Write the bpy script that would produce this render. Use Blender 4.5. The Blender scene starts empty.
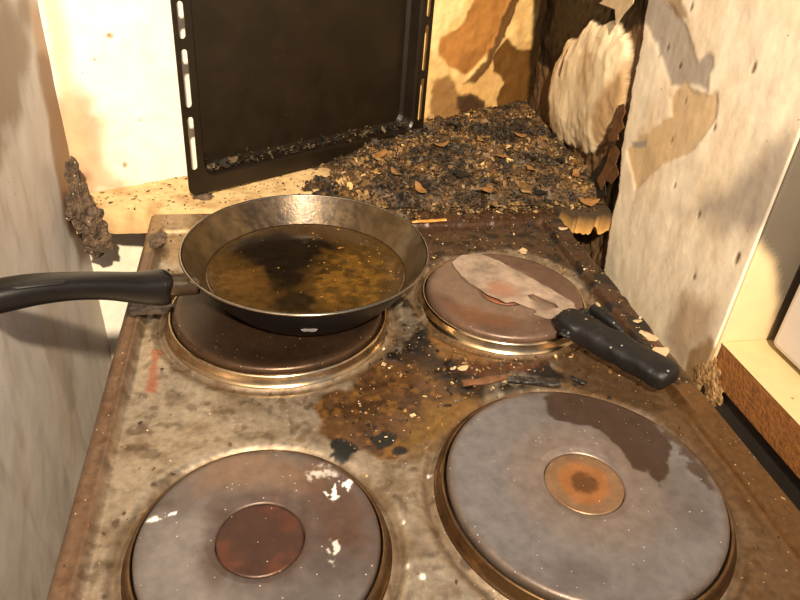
import bpy, bmesh, math, random
import numpy as np
from mathutils import Vector, Matrix

random.seed(7)
rng = np.random.default_rng(11)
scene = bpy.context.scene
COL = scene.collection

# ------------------------------------------------------------------ camera
F_PX = 678.9
CAM = np.array([0.1249, -0.7002, 0.3386])
PITCH, YAW, ROLL = 0.5751, 0.2217, 0.0789
FW = np.array([math.sin(YAW) * math.cos(PITCH), math.cos(YAW) * math.cos(PITCH), -math.sin(PITCH)])
_r = np.cross(FW, [0, 0, 1]); _r /= np.linalg.norm(_r)
_u = np.cross(_r, FW)
RT = math.cos(ROLL) * _r + math.sin(ROLL) * _u
UP = -math.sin(ROLL) * _r + math.cos(ROLL) * _u
cd = bpy.data.cameras.new('camera')
cd.sensor_width = 36.0
cd.lens = F_PX / 800 * 36
cd.clip_start = 0.01
cam = bpy.data.objects.new('camera', cd)
COL.objects.link(cam)
cam.matrix_world = Matrix(((RT[0], UP[0], -FW[0], CAM[0]), (RT[1], UP[1], -FW[1], CAM[1]),
                           (RT[2], UP[2], -FW[2], CAM[2]), (0, 0, 0, 1)))
scene.camera = cam

# ------------------------------------------------------------------ light
world = bpy.data.worlds.new('world')
scene.world = world
world.use_nodes = True
bg = world.node_tree.nodes['Background']
bg.inputs[0].default_value = (0.74, 0.82, 1.0, 1)      # cool daylight of the room behind the photographer
bg.inputs[1].default_value = 0.40

def spot(name, loc, target, energy, color, size, angle, blend):
    l = bpy.data.lights.new(name, 'SPOT')
    l.energy = energy; l.color = color; l.shadow_soft_size = size
    l.spot_size = math.radians(angle); l.spot_blend = blend
    o = bpy.data.objects.new(name, l); COL.objects.link(o)
    o.location = loc
    o.rotation_euler = (Vector(target) - Vector(loc)).to_track_quat('-Z', 'Y').to_euler()
    return o

# warm work lamp behind and above the photographer, aimed at the back of the alcove
spot('torch_light', (0.15, -1.16, 0.88), (0.12, 0.08, 0.19), 205, (1.0, 0.82, 0.58), 0.022, 79, 1.0)
scene.view_settings.view_transform = 'Standard'
scene.view_settings.look = 'None'
scene.view_settings.exposure = 0.0
scene.view_settings.gamma = 1.0
scene.view_settings.use_curve_mapping = False

# ------------------------------------------------------------------ helpers
def lin(c):
    c = np.asarray(c, float) / 255.0
    return np.where(c <= 0.04045, c / 12.92, ((c + 0.055) / 1.055) ** 2.4)

def hash2(ix, iy, seed):
    n = (ix.astype(np.int64) * 374761393 + iy.astype(np.int64) * 668265263 + seed * 1274126177) & 0xffffffff
    n = ((n ^ (n >> 13)) * 1274126177) & 0xffffffff
    n = n ^ (n >> 16)
    return (n & 0xffff) / 65535.0

def vnoise(x, y, seed=0):
    x = np.asarray(x, float); y = np.asarray(y, float)
    ix = np.floor(x); iy = np.floor(y)
    fx = x - ix; fy = y - iy
    fx = fx * fx * (3 - 2 * fx); fy = fy * fy * (3 - 2 * fy)
    a = hash2(ix, iy, seed); b = hash2(ix + 1, iy, seed)
    c = hash2(ix, iy + 1, seed); d = hash2(ix + 1, iy + 1, seed)
    return (a * (1 - fx) + b * fx) * (1 - fy) + (c * (1 - fx) + d * fx) * fy

def fbm(x, y, seed=0, octv=4):
    s = 0; a = 0.5; t = 0
    for k in range(octv):
        s = s + a * vnoise(x, y, seed + 17 * k); t += a
        x = x * 2.03 + 3.1; y = y * 2.03 + 1.7; a *= 0.5
    return s / t                                        # 0..1

def sstep(a, b, x):
    t = np.clip((x - a) / (b - a), 0, 1)
    return t * t * (3 - 2 * t)

def sdf_poly(U, V, poly):
    """signed distance, negative inside"""
    P = np.asarray(poly, float)
    d = np.full(U.shape, 1e9); inside = np.zeros(U.shape, bool)
    n = len(P)
    for i in range(n):
        ax, ay = P[i]; bx, by = P[(i + 1) % n]
        ex, ey = bx - ax, by - ay
        L = ex * ex + ey * ey + 1e-16
        t = np.clip(((U - ax) * ex + (V - ay) * ey) / L, 0, 1)
        d = np.minimum(d, np.hypot(U - ax - t * ex, V - ay - t * ey))
        c = ((ay > V) != (by > V)) & (U < (bx - ax) * (V - ay) / (by - ay + 1e-16) + ax)
        inside ^= c
    return np.where(inside, -d, d)

def ray(px):
    d = FW * F_PX + RT * (px[0] - 400) - UP * (px[1] - 300)
    return d / np.linalg.norm(d)

def at_z(px, z=0.0):                                    # point of a horizontal plane seen at a picture position
    d = ray(px); t = (z - CAM[2]) / d[2]
    return CAM + t * d

def at_plane(px, P0, n):
    d = ray(px); t = np.dot(np.asarray(P0) - CAM, n) / np.dot(d, n)
    return CAM + t * d

def mesh_obj(name, verts, faces, mat=None, parent=None, smooth=False, col=None, msk=None):
    me = bpy.data.meshes.new(name)
    me.from_pydata([tuple(v) for v in verts], [], [tuple(int(i) for i in f) for f in faces])
    me.update()
    if mat: me.materials.append(mat)
    if smooth: me.polygons.foreach_set('use_smooth', [True] * len(me.polygons))
    if col is not None: set_attr(me, 'Col', col)
    if msk is not None: set_attr(me, 'Msk', msk)
    o = bpy.data.objects.new(name, me)
    COL.objects.link(o)
    if parent: o.parent = parent
    return o

def set_attr(me, name, data):
    a = me.attributes.new(name, 'FLOAT_COLOR', 'POINT')
    d = np.ones((len(me.vertices), 4), np.float32)
    d[:, :3] = np.asarray(data, np.float32).reshape(-1, 3)
    a.data.foreach_set('color', d.ravel())

def empty(name, loc=(0, 0, 0)):
    o = bpy.data.objects.new(name, None); COL.objects.link(o)
    o.location = loc; o.empty_display_size = 0.02
    return o

def tag(o, label, cat, group=None, kind=None):
    o['label'] = label; o['category'] = cat
    if group: o['group'] = group
    if kind: o['kind'] = kind
    return o

def reparent(o, p):                                     # keep world placement for a parent that is not at the origin
    o.parent = p
    o.matrix_parent_inverse = Matrix.Translation(p.location).inverted()

# ---- materials
def base_mat(name):
    m = bpy.data.materials.new(name); m.use_nodes = True
    return m, m.node_tree, m.node_tree.nodes['Principled BSDF']

def N(nt, typ, **kw):
    n = nt.nodes.new(typ)
    for k, v in kw.items(): setattr(n, k, v)
    return n

def grime(name, color=None, rough=0.6, metal=0.0, nscale=60, namt=0.35, bscale=180, bump=0.25, bdist=0.001,
          speck=None, speck_scale=220, speck_thr=0.12, spec=0.5, coat=0.0, painted=False, stretch=None, spots=()):
    """procedural surface: colour (flat, or the painted wear attribute) broken up by noise, with fine relief"""
    m, nt, b = base_mat(name)
    L = nt.links.new
    tc = N(nt, 'ShaderNodeTexCoord')
    vec = tc.outputs['Object']
    if stretch:
        mp = N(nt, 'ShaderNodeMapping'); mp.inputs['Scale'].default_value = stretch
        L(vec, mp.inputs[0]); vec = mp.outputs[0]
    nz = N(nt, 'ShaderNodeTexNoise'); nz.inputs['Scale'].default_value = nscale
    nz.inputs['Detail'].default_value = 6; nz.inputs['Roughness'].default_value = 0.65
    L(vec, nz.inputs['Vector'])
    mr = N(nt, 'ShaderNodeMapRange')
    mr.inputs[1].default_value = 0.25; mr.inputs[2].default_value = 0.75
    mr.inputs[3].default_value = 1 - namt; mr.inputs[4].default_value = 1 + namt * 0.7
    L(nz.outputs[0], mr.inputs[0])
    mul = N(nt, 'ShaderNodeVectorMath', operation='SCALE')
    L(mr.outputs[0], mul.inputs['Scale'])
    if painted:
        at = N(nt, 'ShaderNodeAttribute', attribute_name='Col'); L(at.outputs['Color'], mul.inputs[0])
        ms = N(nt, 'ShaderNodeAttribute', attribute_name='Msk')
        sp = N(nt, 'ShaderNodeSeparateColor'); L(ms.outputs['Color'], sp.inputs[0])
        r_out, m_out = sp.outputs[0], sp.outputs[1]
        L(m_out, b.inputs['Metallic'])
        ra = N(nt, 'ShaderNodeMath', operation='MULTIPLY_ADD'); ra.use_clamp = True
        L(nz.outputs[0], ra.inputs[0]); ra.inputs[1].default_value = 0.25
        rs = N(nt, 'ShaderNodeMath', operation='SUBTRACT'); L(r_out, rs.inputs[0]); rs.inputs[1].default_value = 0.125
        L(rs.outputs[0], ra.inputs[2]); L(ra.outputs[0], b.inputs['Roughness'])
    else:
        mul.inputs[0].default_value = tuple(lin(color))
        b.inputs['Metallic'].default_value = metal
        b.inputs['Roughness'].default_value = rough
    out = mul.outputs[0]
    if speck is not None:
        vo = N(nt, 'ShaderNodeTexVoronoi'); vo.inputs['Scale'].default_value = speck_scale
        L(tc.outputs['Object'], vo.inputs['Vector'])
        n2 = N(nt, 'ShaderNodeTexNoise'); n2.inputs['Scale'].default_value = 25; n2.inputs['Detail'].default_value = 3
        L(tc.outputs['Object'], n2.inputs['Vector'])
        th = N(nt, 'ShaderNodeMath', operation='MULTIPLY'); L(n2.outputs[0], th.inputs[0]); th.inputs[1].default_value = speck_thr * 2
        sc = N(nt, 'ShaderNodeSeparateColor'); L(vo.outputs['Color'], sc.inputs[0])
        pick = N(nt, 'ShaderNodeMath', operation='GREATER_THAN'); L(sc.outputs[0], pick.inputs[0]); pick.inputs[1].default_value = 0.6
        lt = N(nt, 'ShaderNodeMath', operation='LESS_THAN'); L(vo.outputs['Distance'], lt.inputs[0]); L(th.outputs[0], lt.inputs[1])
        mm = N(nt, 'ShaderNodeMath', operation='MULTIPLY'); L(pick.outputs[0], mm.inputs[0]); L(lt.outputs[0], mm.inputs[1])
        mx = N(nt, 'ShaderNodeMix', data_type='RGBA'); L(mm.outputs[0], mx.inputs[0])
        L(out, mx.inputs[6]); mx.inputs[7].default_value = (*lin(speck), 1)
        out = mx.outputs[2]
    for P, r, c in spots:                               # soft discoloured patches at fixed places of the thing
        ds = N(nt, 'ShaderNodeVectorMath', operation='DISTANCE'); L(tc.outputs['Object'], ds.inputs[0]); ds.inputs[1].default_value = tuple(P)
        ad = N(nt, 'ShaderNodeMath', operation='MULTIPLY_ADD'); L(nz.outputs[0], ad.inputs[0]); ad.inputs[1].default_value = r * 1.2; L(ds.outputs['Value'], ad.inputs[2])
        mr2 = N(nt, 'ShaderNodeMapRange', interpolation_type='SMOOTHSTEP'); L(ad.outputs[0], mr2.inputs[0])
        mr2.inputs[1].default_value = r * 1.9; mr2.inputs[2].default_value = r * .9; mr2.inputs[3].default_value = 0; mr2.inputs[4].default_value = .85
        mx = N(nt, 'ShaderNodeMix', data_type='RGBA'); L(mr2.outputs[0], mx.inputs[0]); L(out, mx.inputs[6]); mx.inputs[7].default_value = (*lin(c), 1)
        out = mx.outputs[2]
    L(out, b.inputs['Base Color'])
    bn = N(nt, 'ShaderNodeTexNoise'); bn.inputs['Scale'].default_value = bscale
    bn.inputs['Detail'].default_value = 5; L(vec, bn.inputs['Vector'])
    bp = N(nt, 'ShaderNodeBump'); bp.inputs['Strength'].default_value = bump; bp.inputs['Distance'].default_value = bdist
    L(bn.outputs[0], bp.inputs['Height']); L(bp.outputs[0], b.inputs['Normal'])
    b.inputs['Specular IOR Level'].default_value = spec
    if coat:
        b.inputs['Coat Weight'].default_value = coat; b.inputs['Coat Roughness'].default_value = 0.12
    return m

# ---- relief surfaces with painted wear
class Surf:
    """a rectangle of wall or sheet: origin + u*U + v*V, relief along n; wear is laid out in u, v metres"""
    def __init__(s, origin, uvec, vvec, us, vs):
        s.o = np.asarray(origin, float)
        s.u = np.asarray(uvec, float); s.u /= np.linalg.norm(s.u)
        s.v = np.asarray(vvec, float); s.v /= np.linalg.norm(s.v)
        s.n = np.cross(s.u, s.v)
        s.us = np.asarray(us); s.vs = np.asarray(vs)
        s.U, s.V = np.meshgrid(s.us, s.vs)
        s.h = np.zeros(s.U.shape)
        s.col = np.zeros(s.U.shape + (3,)); s.rough = np.full(s.U.shape, 0.8); s.metal = np.zeros(s.U.shape)
    def uv(s, px):
        p = at_plane(px, s.o, s.n) - s.o
        return (p @ s.u, p @ s.v)
    def poly(s, pxs): return [s.uv(q) for q in pxs]
    def mask(s, poly, feather=0.004, amp=0.006, scale=120, seed=1, px=True):
        P = s.poly(poly) if px else poly
        d = sdf_poly(s.U, s.V, P)
        d = d + (fbm(s.U * scale, s.V * scale, seed) - 0.5) * 2 * amp + (fbm(s.U * scale * .3, s.V * scale * .3, seed + 5, 2) - 0.5) * 2 * amp
        return 1 - sstep(-feather, feather, d)
    def spotmask(s, px, r, feather=0.004, amp=0.003, scale=150, seed=1, asp=1.0):
        c = s.uv(px)
        d = np.hypot(s.U - c[0], (s.V - c[1]) / asp) - r + (fbm(s.U * scale, s.V * scale, seed) - 0.5) * 2 * amp
        return 1 - sstep(-feather, feather, d)
    def paint(s, m, color, alpha=1.0, rough=None, metal=None, h=None):
        a = (m * alpha)[..., None]
        s.col = s.col * (1 - a) + lin(color) * a
        if rough is not None: s.rough = s.rough * (1 - m * alpha) + rough * m * alpha
        if metal is not None: s.metal = s.metal * (1 - m * alpha) + metal * m * alpha
        if h is not None: s.h = s.h + m * h
    def build(s, name, mat, parent=None, thick=0.02, keep=None):
        P = s.o + s.U[..., None] * s.u + s.V[..., None] * s.v + s.h[..., None] * s.n
        nv, nu = s.U.shape
        idx = np.arange(nu * nv).reshape(nv, nu)
        f = np.stack([idx[:-1, :-1], idx[:-1, 1:], idx[1:, 1:], idx[1:, :-1]], -1).reshape(-1, 4)
        # closed slab: border loop pushed back
        loop = np.concatenate([idx[0, :-1], idx[:-1, -1], idx[-1, :0:-1], idx[:0:-1, 0]])
        bp = (s.o + s.U[..., None] * s.u + s.V[..., None] * s.v - thick * s.n).reshape(-1, 3)[loop]
        n0 = nu * nv; k = len(loop); j = np.arange(k); j2 = (j + 1) % k
        side = np.stack([loop[j], n0 + j, n0 + j2, loop[j2]], -1)
        verts = np.concatenate([P.reshape(-1, 3), bp])
        me = bpy.data.meshes.new(name)
        allf = np.concatenate([f, side])
        nq = len(allf)
        me.vertices.add(len(verts)); me.vertices.foreach_set('co', verts.astype(np.float32).ravel())
        me.loops.add(nq * 4 + k); me.polygons.add(nq + 1)
        me.loops.foreach_set('vertex_index', np.concatenate([allf.ravel(), (n0 + j)[::-1]]).astype(np.int32))
        me.polygons.foreach_set('loop_start', np.concatenate([np.arange(nq) * 4, [nq * 4]]).astype(np.int32))
        me.update(calc_edges=True); me.validate()
        sm = np.zeros(len(me.polygons), bool); sm[:len(f)] = True
        me.polygons.foreach_set('use_smooth', sm)
        me.materials.append(mat)
        c = np.concatenate([s.col.reshape(-1, 3), s.col.reshape(-1, 3)[loop]])
        mk = np.stack([s.rough, s.metal, 0 * s.rough], -1).reshape(-1, 3)
        set_attr(me, 'Col', np.clip(c, 0, 1)); set_attr(me, 'Msk', np.concatenate([mk, mk[loop]]))
        o = bpy.data.objects.new(name, me); COL.objects.link(o)
        if parent: o.parent = parent
        return o

def axis(a, b, step, ext=None):
    """fine between a and b, coarse beyond, out to ext"""
    core = np.linspace(a, b, int(round((b - a) / step)) + 1)
    lo, hi = ext if ext else (a, b)
    pre = np.linspace(lo, a, 9)[:-1] if lo < a else []
    post = np.linspace(b, hi, 9)[1:] if hi > b else []
    return np.concatenate([pre, core, post])

def box(name, lo, hi, mat, parent=None, bevel=0.0, seg=2):
    bm = bmesh.new()
    bmesh.ops.create_cube(bm, size=1)
    lo = Vector(lo); hi = Vector(hi)
    for v in bm.verts:
        v.co = Vector((lo[i] + (v.co[i] + 0.5) * (hi[i] - lo[i]) for i in range(3)))
    if bevel:
        bmesh.ops.bevel(bm, geom=bm.edges[:], offset=bevel, segments=seg, affect='EDGES', profile=0.5)
    me = bpy.data.meshes.new(name); bm.to_mesh(me); bm.free()
    me.materials.append(mat)
    o = bpy.data.objects.new(name, me); COL.objects.link(o)
    if parent: o.parent = parent
    return o

def lathe(name, prof, mat, parent=None, seg=128, center=(0, 0, 0), close=False, colfn=None, smooth=True, cap=True):
    """prof: list of (r, z) from inside/top outwards; colfn(x, y, r) -> (col, rough, metal) in local metres"""
    prof = list(prof)
    t = np.linspace(0, 2 * np.pi, seg, endpoint=False)
    V = []; F = []
    rows = []
    for r, z in prof:
        if r < 1e-6:
            rows.append([len(V)]); V.append((0, 0, z))
        else:
            rows.append(list(range(len(V), len(V) + seg)))
            V += [(r * math.cos(a), r * math.sin(a), z) for a in t]
    pairs = list(zip(rows[:-1], rows[1:]))
    if close: pairs.append((rows[-1], rows[0]))
    for A, B in pairs:
        for i in range(seg):
            j = (i + 1) % seg
            if len(A) == 1 and len(B) == 1: continue
            if len(A) == 1: F.append((A[0], B[i], B[j]))
            elif len(B) == 1: F.append((A[i], B[0], A[j]))
            else: F.append((A[i], B[i], B[j], A[j]))
    V = np.array(V)
    col = msk = None
    if colfn:
        c, ro, me_ = colfn(V[:, 0] + center[0], V[:, 1] + center[1], np.hypot(V[:, 0], V[:, 1]))
        col = np.clip(c, 0, 1); msk = np.stack([ro, me_, 0 * ro], -1)
    o = mesh_obj(name, V, F, mat, parent, smooth, col, msk)
    o.location = center
    return o

def sweep(name, pts, sizes, mat, parent=None, up=(0, 0, 1), seg=20, power=2.6, caps=True):
    """superelliptic tube: sizes = (half width, half height) at each path point"""
    pts = [Vector(p) for p in pts]
    V = []; F = []
    for i, p in enumerate(pts):
        d = (pts[min(i + 1, len(pts) - 1)] - pts[max(i - 1, 0)]).normalized()
        s = d.cross(Vector(up)).normalized(); n = s.cross(d).normalized()
        w, h = sizes[i]
        for k in range(seg):
            a = 2 * math.pi * k / seg; c, sn = math.cos(a), math.sin(a)
            V.append(p + s * (w * math.copysign(abs(c) ** (2 / power), c)) + n * (h * math.copysign(abs(sn) ** (2 / power), sn)))
    for i in range(len(pts) - 1):
        for k in range(seg):
            k2 = (k + 1) % seg
            F.append((i * seg + k, i * seg + k2, (i + 1) * seg + k2, (i + 1) * seg + k))
    if caps:
        F.append(tuple(range(seg))[::-1]); F.append(tuple(range((len(pts) - 1) * seg, len(pts) * seg)))
    return mesh_obj(name, V, F, mat, parent, True)

def smooth_path(pts, sizes, sub=6):
    """Catmull-Rom through points and sizes"""
    P = np.array([tuple(p) + tuple(s) for p, s in zip(pts, sizes)], float)
    out = []
    for i in range(len(P) - 1):
        p0 = P[max(i - 1, 0)]; p1 = P[i]; p2 = P[i + 1]; p3 = P[min(i + 2, len(P) - 1)]
        for k in range(sub):
            t = k / sub
            out.append(0.5 * (2 * p1 + (p2 - p0) * t + (2 * p0 - 5 * p1 + 4 * p2 - p3) * t * t + (3 * p1 - p0 - 3 * p2 + p3) * t ** 3))
    out.append(P[-1])
    out = np.array(out)
    return [tuple(q[:3]) for q in out], [tuple(np.maximum(q[3:5], 0.0004)) for q in out]

# ------------------------------------------------------------------ materials
M_wall = grime('sooty_plaster', painted=True, nscale=45, namt=0.17, bscale=90, bump=0.25, bdist=0.002, spec=0.25,
               speck=(90, 62, 40), speck_scale=70, speck_thr=0.045)
M_wall_smooth = grime('sooted_shaded_paint', painted=True, nscale=30, namt=0.08, bscale=120, bump=0.12, bdist=0.0015, spec=0.35,
                      speck=(110, 84, 62), speck_scale=60, speck_thr=0.04)
M_top = grime('greasy_steel', painted=True, nscale=170, namt=0.42, bscale=260, bump=0.22, bdist=0.001,
              speck=(200, 185, 160), speck_scale=210, speck_thr=0.10)
M_iron = grime('cast_iron', painted=True, nscale=110, namt=0.28, bscale=420, bump=0.25, bdist=0.0006,
               speck=(205, 200, 195), speck_scale=260, speck_thr=0.085)
M_ring = grime('trim_steel', (196, 172, 138), rough=0.22, metal=1.0, nscale=60, namt=0.45, bscale=200, bump=0.05)
M_ring_dull = grime('browned_steel', (128, 102, 74), rough=0.30, metal=1.0, nscale=60, namt=0.6, bscale=200, bump=0.08)
M_enamel = grime('black_enamel', (27, 19, 11), rough=0.36, nscale=22, namt=0.6, bscale=130, bump=0.15, bdist=0.001, spec=0.4,
                 speck=(120, 90, 45), speck_scale=90, speck_thr=0.035)
M_pan_out = grime('pan_enamel', (13, 13, 18), rough=0.32, spec=0.4, nscale=40, namt=0.3, bump=0.05)
M_pan_in = grime('greasy_pan', painted=True, nscale=120, namt=0.35, bscale=300, bump=0.3, bdist=0.0008, coat=0.3)
M_lip = grime('pan_lip', (150, 140, 125), rough=0.25, metal=1.0, nscale=80, namt=0.3, bump=0.05)
M_plastic = grime('black_plastic', (15, 12, 11), rough=0.38, spec=0.35, nscale=50, namt=0.4, bscale=150, bump=0.12, bdist=0.001)
M_burnt_plastic = grime('scorched_plastic', (19, 18, 18), rough=0.5, spec=0.35, nscale=60, namt=0.5, bscale=160, bump=0.4, bdist=0.002,
                        speck=(130, 125, 120), speck_scale=130, speck_thr=0.12)
M_bracket = grime('bracket_steel', (150, 135, 115), rough=0.35, metal=1.0, nscale=70, namt=0.35, bump=0.1)
M_oil = grime('burnt_oil', painted=True, nscale=130, namt=0.5, bscale=90, bump=0.06, bdist=0.0008, coat=0.6)
M_debris = grime('ash', painted=True, nscale=240, namt=0.5, bscale=320, bump=0.6, bdist=0.002)
M_ledge = grime('ledge_board', painted=True, nscale=90, namt=0.22, bscale=160, bump=0.3, bdist=0.001)
M_chip = grime('chipboard', (150, 96, 45), rough=0.85, nscale=130, namt=0.45, bscale=300, bump=0.6, bdist=0.002,
               speck=(95, 58, 26), speck_scale=180, speck_thr=0.2)
M_laminate = grime('laminate', (206, 184, 138), rough=0.4, nscale=60, namt=0.08, bump=0.05, speck=(120, 90, 50), speck_scale=60, speck_thr=0.06)
M_white = grime('white_casing', (205, 196, 192), rough=0.45, nscale=30, namt=0.06, bump=0.03)
M_dark_panel = grime('dark_panel', (52, 47, 44), rough=0.5, nscale=50, namt=0.2, bump=0.05)
M_stove_body = grime('stove_enamel', (190, 178, 160), rough=0.4, nscale=30, namt=0.2, bump=0.05)
M_paint_flake = grime('paint_flake', (184, 160, 126), rough=0.75, nscale=90, namt=0.25, bscale=150, bump=0.3)
M_char_flake = grime('charred_flake', (150, 106, 58), rough=0.55, nscale=120, namt=0.6, bscale=200, bump=0.5, bdist=0.002)
M_brown_char = grime('brown_char', (92, 60, 34), rough=0.55, nscale=120, namt=0.7, bscale=200, bump=0.5, bdist=0.002)
M_black_char = grime('black_char', (26, 21, 17), rough=0.5, nscale=150, namt=0.6, bscale=260, bump=0.8, bdist=0.003,
                     speck=(110, 85, 50), speck_scale=200, speck_thr=0.12)
M_ashgrey = grime('grey_ash', (150, 138, 124), rough=0.85, nscale=90, namt=0.55, bscale=240, bump=0.6, bdist=0.002)
M_blade = grime('ashy_blade', (140, 122, 108), rough=.6, nscale=55, namt=0.6, spots=[(at_z((502, 289), .01), .016, (136, 98, 78)), (at_z((545, 305), .01), .012, (96, 78, 66))], bscale=200, bump=0.4, bdist=0.001)
M_soot_lump = grime('sooty_lump', (92, 74, 58), rough=0.9, nscale=75, namt=0.95, bscale=220, bump=1.0, bdist=0.004, speck=(176, 156, 130), speck_scale=160, speck_thr=0.16)
M_crumb = grime('crumbly_plaster', (170, 132, 86), rough=.9, nscale=110, namt=.7, bscale=240, bump=.9, bdist=.003)
M_bare = grime('bare_metal', (140, 138, 140), rough=.5, nscale=300, namt=.5, bump=.2)
M_floor = grime('floor_vinyl', (110, 95, 80), rough=0.6, nscale=20, namt=0.2, bump=0.05)

# ------------------------------------------------------------------ setting: floor and walls of the alcove
FLOOR_Z = -0.87
TOP_Z = 0.80
fl = box('floor', (-0.6, -1.6, FLOOR_Z - 0.05), (1.3, 0.9, FLOOR_Z), M_floor)
tag(fl, 'worn brown vinyl floor below the stove', 'floor', kind='structure')

CL = np.array([-0.084, 0.049, 0.0])       # back left corner of the alcove
CR = np.array([0.5557, 0.355, 0.0])        # back right corner
FR = np.array([0.5155, -0.278, 0.0])       # front edge of the right wall

# back wall
ub = CR - CL; Lb = np.linalg.norm(ub)
wb = Surf(CL, ub, (0, 0, 1), axis(-0.01, Lb + 0.01, 0.0024), axis(-0.06, 0.27, 0.0024, (FLOOR_Z, TOP_Z)))
wb.col[:] = lin((232, 226, 214))
wb.rough[:] = 0.75
n1 = fbm(wb.U * 14, wb.V * 14, 3)
wb.paint(sstep(.45, .75, n1), (222, 205, 176), 0.5)
wb.paint(wb.mask([(62, 85), (85, 95), (105, 125), (100, 150), (135, 185), (150, 200), (60, 205), (50, 120)], .014, .012, 40, 4), (176, 138, 96), 0.75)
wb.paint(wb.mask([(60, 140), (74, 150), (92, 180), (110, 205), (76, 205)], .008, .010, 40, 6), (124, 90, 58), .8)
wb.paint(wb.mask([(45, 0), (58, 0), (90, 190), (70, 200)], .008, .006, 60, 5), (205, 176, 138), 0.7)
for i, (q, r) in enumerate([((110, 36), .003), ((125, 165), .0028), ((140, 120), .0016), ((95, 60), .0014)]):
    wb.paint(wb.spotmask(q, r, .001, .001, 300, i), (150, 112, 70), 0.9, h=-0.001)
# right part: scorched, layers of paint lifted off
sc = wb.mask([(400, -60), (700, -60), (700, 220), (400, 220)], .02, .01, 40, 9)
wb.paint(sc, (224, 186, 118), 0.95)
wb.paint(sc * sstep(.4, .7, fbm(wb.U * 26, wb.V * 20, 32)), (186, 140, 80), .6)
br1 = wb.mask([(440, 38), (462, 24), (480, -8), (520, -10), (506, 20), (494, 48), (480, 62), (466, 76), (447, 68), (438, 52)], .003, .004, 70, 10)
wb.paint(br1, (168, 116, 58), 1, rough=.7, h=-.0012)
wb.paint(br1 * sstep(.4, .7, fbm(wb.U * 40, wb.V * 30, 33)), (132, 86, 40), .6)
edge = wb.mask([(470, 76), (486, 58), (500, 28), (512, -6), (520, -6), (505, 34), (490, 64), (474, 82), (462, 84)], .0016, .004, 130, 12)
wb.paint(edge, (88, 58, 26), 0.95, h=.0022)
br2 = wb.mask([(492, 58), (500, 46), (508, 36), (514, 44), (520, 50), (532, 48), (545, -12), (600, -12), (600, 130), (500, 125), (496, 100), (506, 82), (493, 72)], .002, .004, 60, 14)
wb.paint(br2, (104, 70, 30), 1, rough=.6, h=-.0014)
wb.paint(wb.mask([(432, 80), (450, 72), (458, 92), (478, 100), (490, 108), (500, 118), (470, 132), (430, 120)], .004, .006, 70, 15), (128, 90, 48), 0.9)
wb.paint(wb.mask([(455, 96), (470, 92), (486, 104), (478, 114), (458, 112)], .002, .004, 120, 16), (52, 36, 20), 0.9, h=.004)
wb.paint(wb.mask([(534, -10), (566, -10), (552, 130), (526, 128)], .005, .004, 60, 17), (40, 28, 14), 0.93, rough=.5)
wb.paint(wb.mask([(430, 0), (470, -5), (462, 18), (440, 32), (432, 60)], .004, .006, 80, 18), (238, 208, 150), 0.8)
wb.h += (fbm(wb.U * 20, wb.V * 20, 30) - .5) * .0025 + sc * (fbm(wb.U * 60, wb.V * 60, 31) - .5) * .004
ob = wb.build('wall_back', M_wall, thick=0.06)
tag(ob, 'scorched back wall of the alcove, white at left and blistered brown at right', 'wall', kind='structure')

# right wall (inner face towards the stove)
ur = FR - CR; Lr = np.linalg.norm(ur)
wr = Surf(CR, ur, (0, 0, 1), axis(-0.01, Lr, 0.0022), axis(-0.10, 0.27, 0.0022, (FLOOR_Z, TOP_Z)))
wr.col[:] = lin((240, 226, 204)); wr.rough[:] = 0.7
n1 = fbm(wr.U * 16, wr.V * 10, 41); n2 = fbm(wr.U * 45, wr.V * 20, 42)
wr.paint(sstep(.45, .8, n1), (222, 194, 158), 0.5)
wr.paint(sstep(.58, .85, n2), (190, 154, 116), 0.35)
lay = wr.mask([(652, -10), (646, 40), (634, 100), (626, 150), (622, 195), (612, 240), (580, 420), (1000, 500), (1000, -200), (660, -120)], .0016, .0035, 70, 43)
wr.h += lay * 0.006
# bare scorched strip behind the layer edge
bare = 1 - lay
wr.paint(bare, (96, 68, 38), 0.96, rough=.65)
wr.paint(wr.mask([(545, -20), (650, -20), (648, 22), (600, 40), (575, 45), (552, 70), (540, 60)], .004, .006, 60, 44) * bare, (28, 20, 11), 0.95, rough=.5)
wr.paint(wr.mask([(596, 175), (612, 140), (626, 120), (624, 215), (600, 215)], .006, .006, 60, 45) * bare, (44, 31, 18), 0.9)
# swollen pale plaster blister
bl_poly = wr.poly([(572, 42), (592, 28), (616, 22), (630, 34), (634, 60), (627, 100), (612, 135), (594, 152), (574, 148), (552, 132), (553, 95), (562, 62)])
d = sdf_poly(wr.U, wr.V, bl_poly) + (fbm(wr.U * 60, wr.V * 60, 46) - .5) * .012 + (fbm(wr.U * 25, wr.V * 25, 92) - .5) * .02
blm = 1 - sstep(-.0015, .0015, d)
wr.h += blm * (0.004 + 0.012 * np.sqrt(np.clip(-d / 0.035, 0, 1)) * (.5 + fbm(wr.U * 11, wr.V * 8, 90)) + .002 * (fbm(wr.U * 45, wr.V * 30, 91) - .5))
wr.paint(blm, (232, 212, 178), 1.0, rough=.75)
wr.paint(blm * sstep(.5, .75, fbm(wr.U * 22, wr.V * 22, 47)), (196, 160, 112), 0.5)
wr.paint(wr.mask([(600, 150), (604, 118), (612, 96), (632, 60), (640, 60), (626, 140), (604, 160)], .008, .006, 40, 93) * blm, (150, 112, 68), .8)  # shading of the blister's lower right side, put into its colour
wr.paint(wr.mask([(569, 76), (575, 50), (577, 52), (571, 78)], .0012, .001, 90, 48), (110, 78, 45), 0.9, h=-.002)
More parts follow.
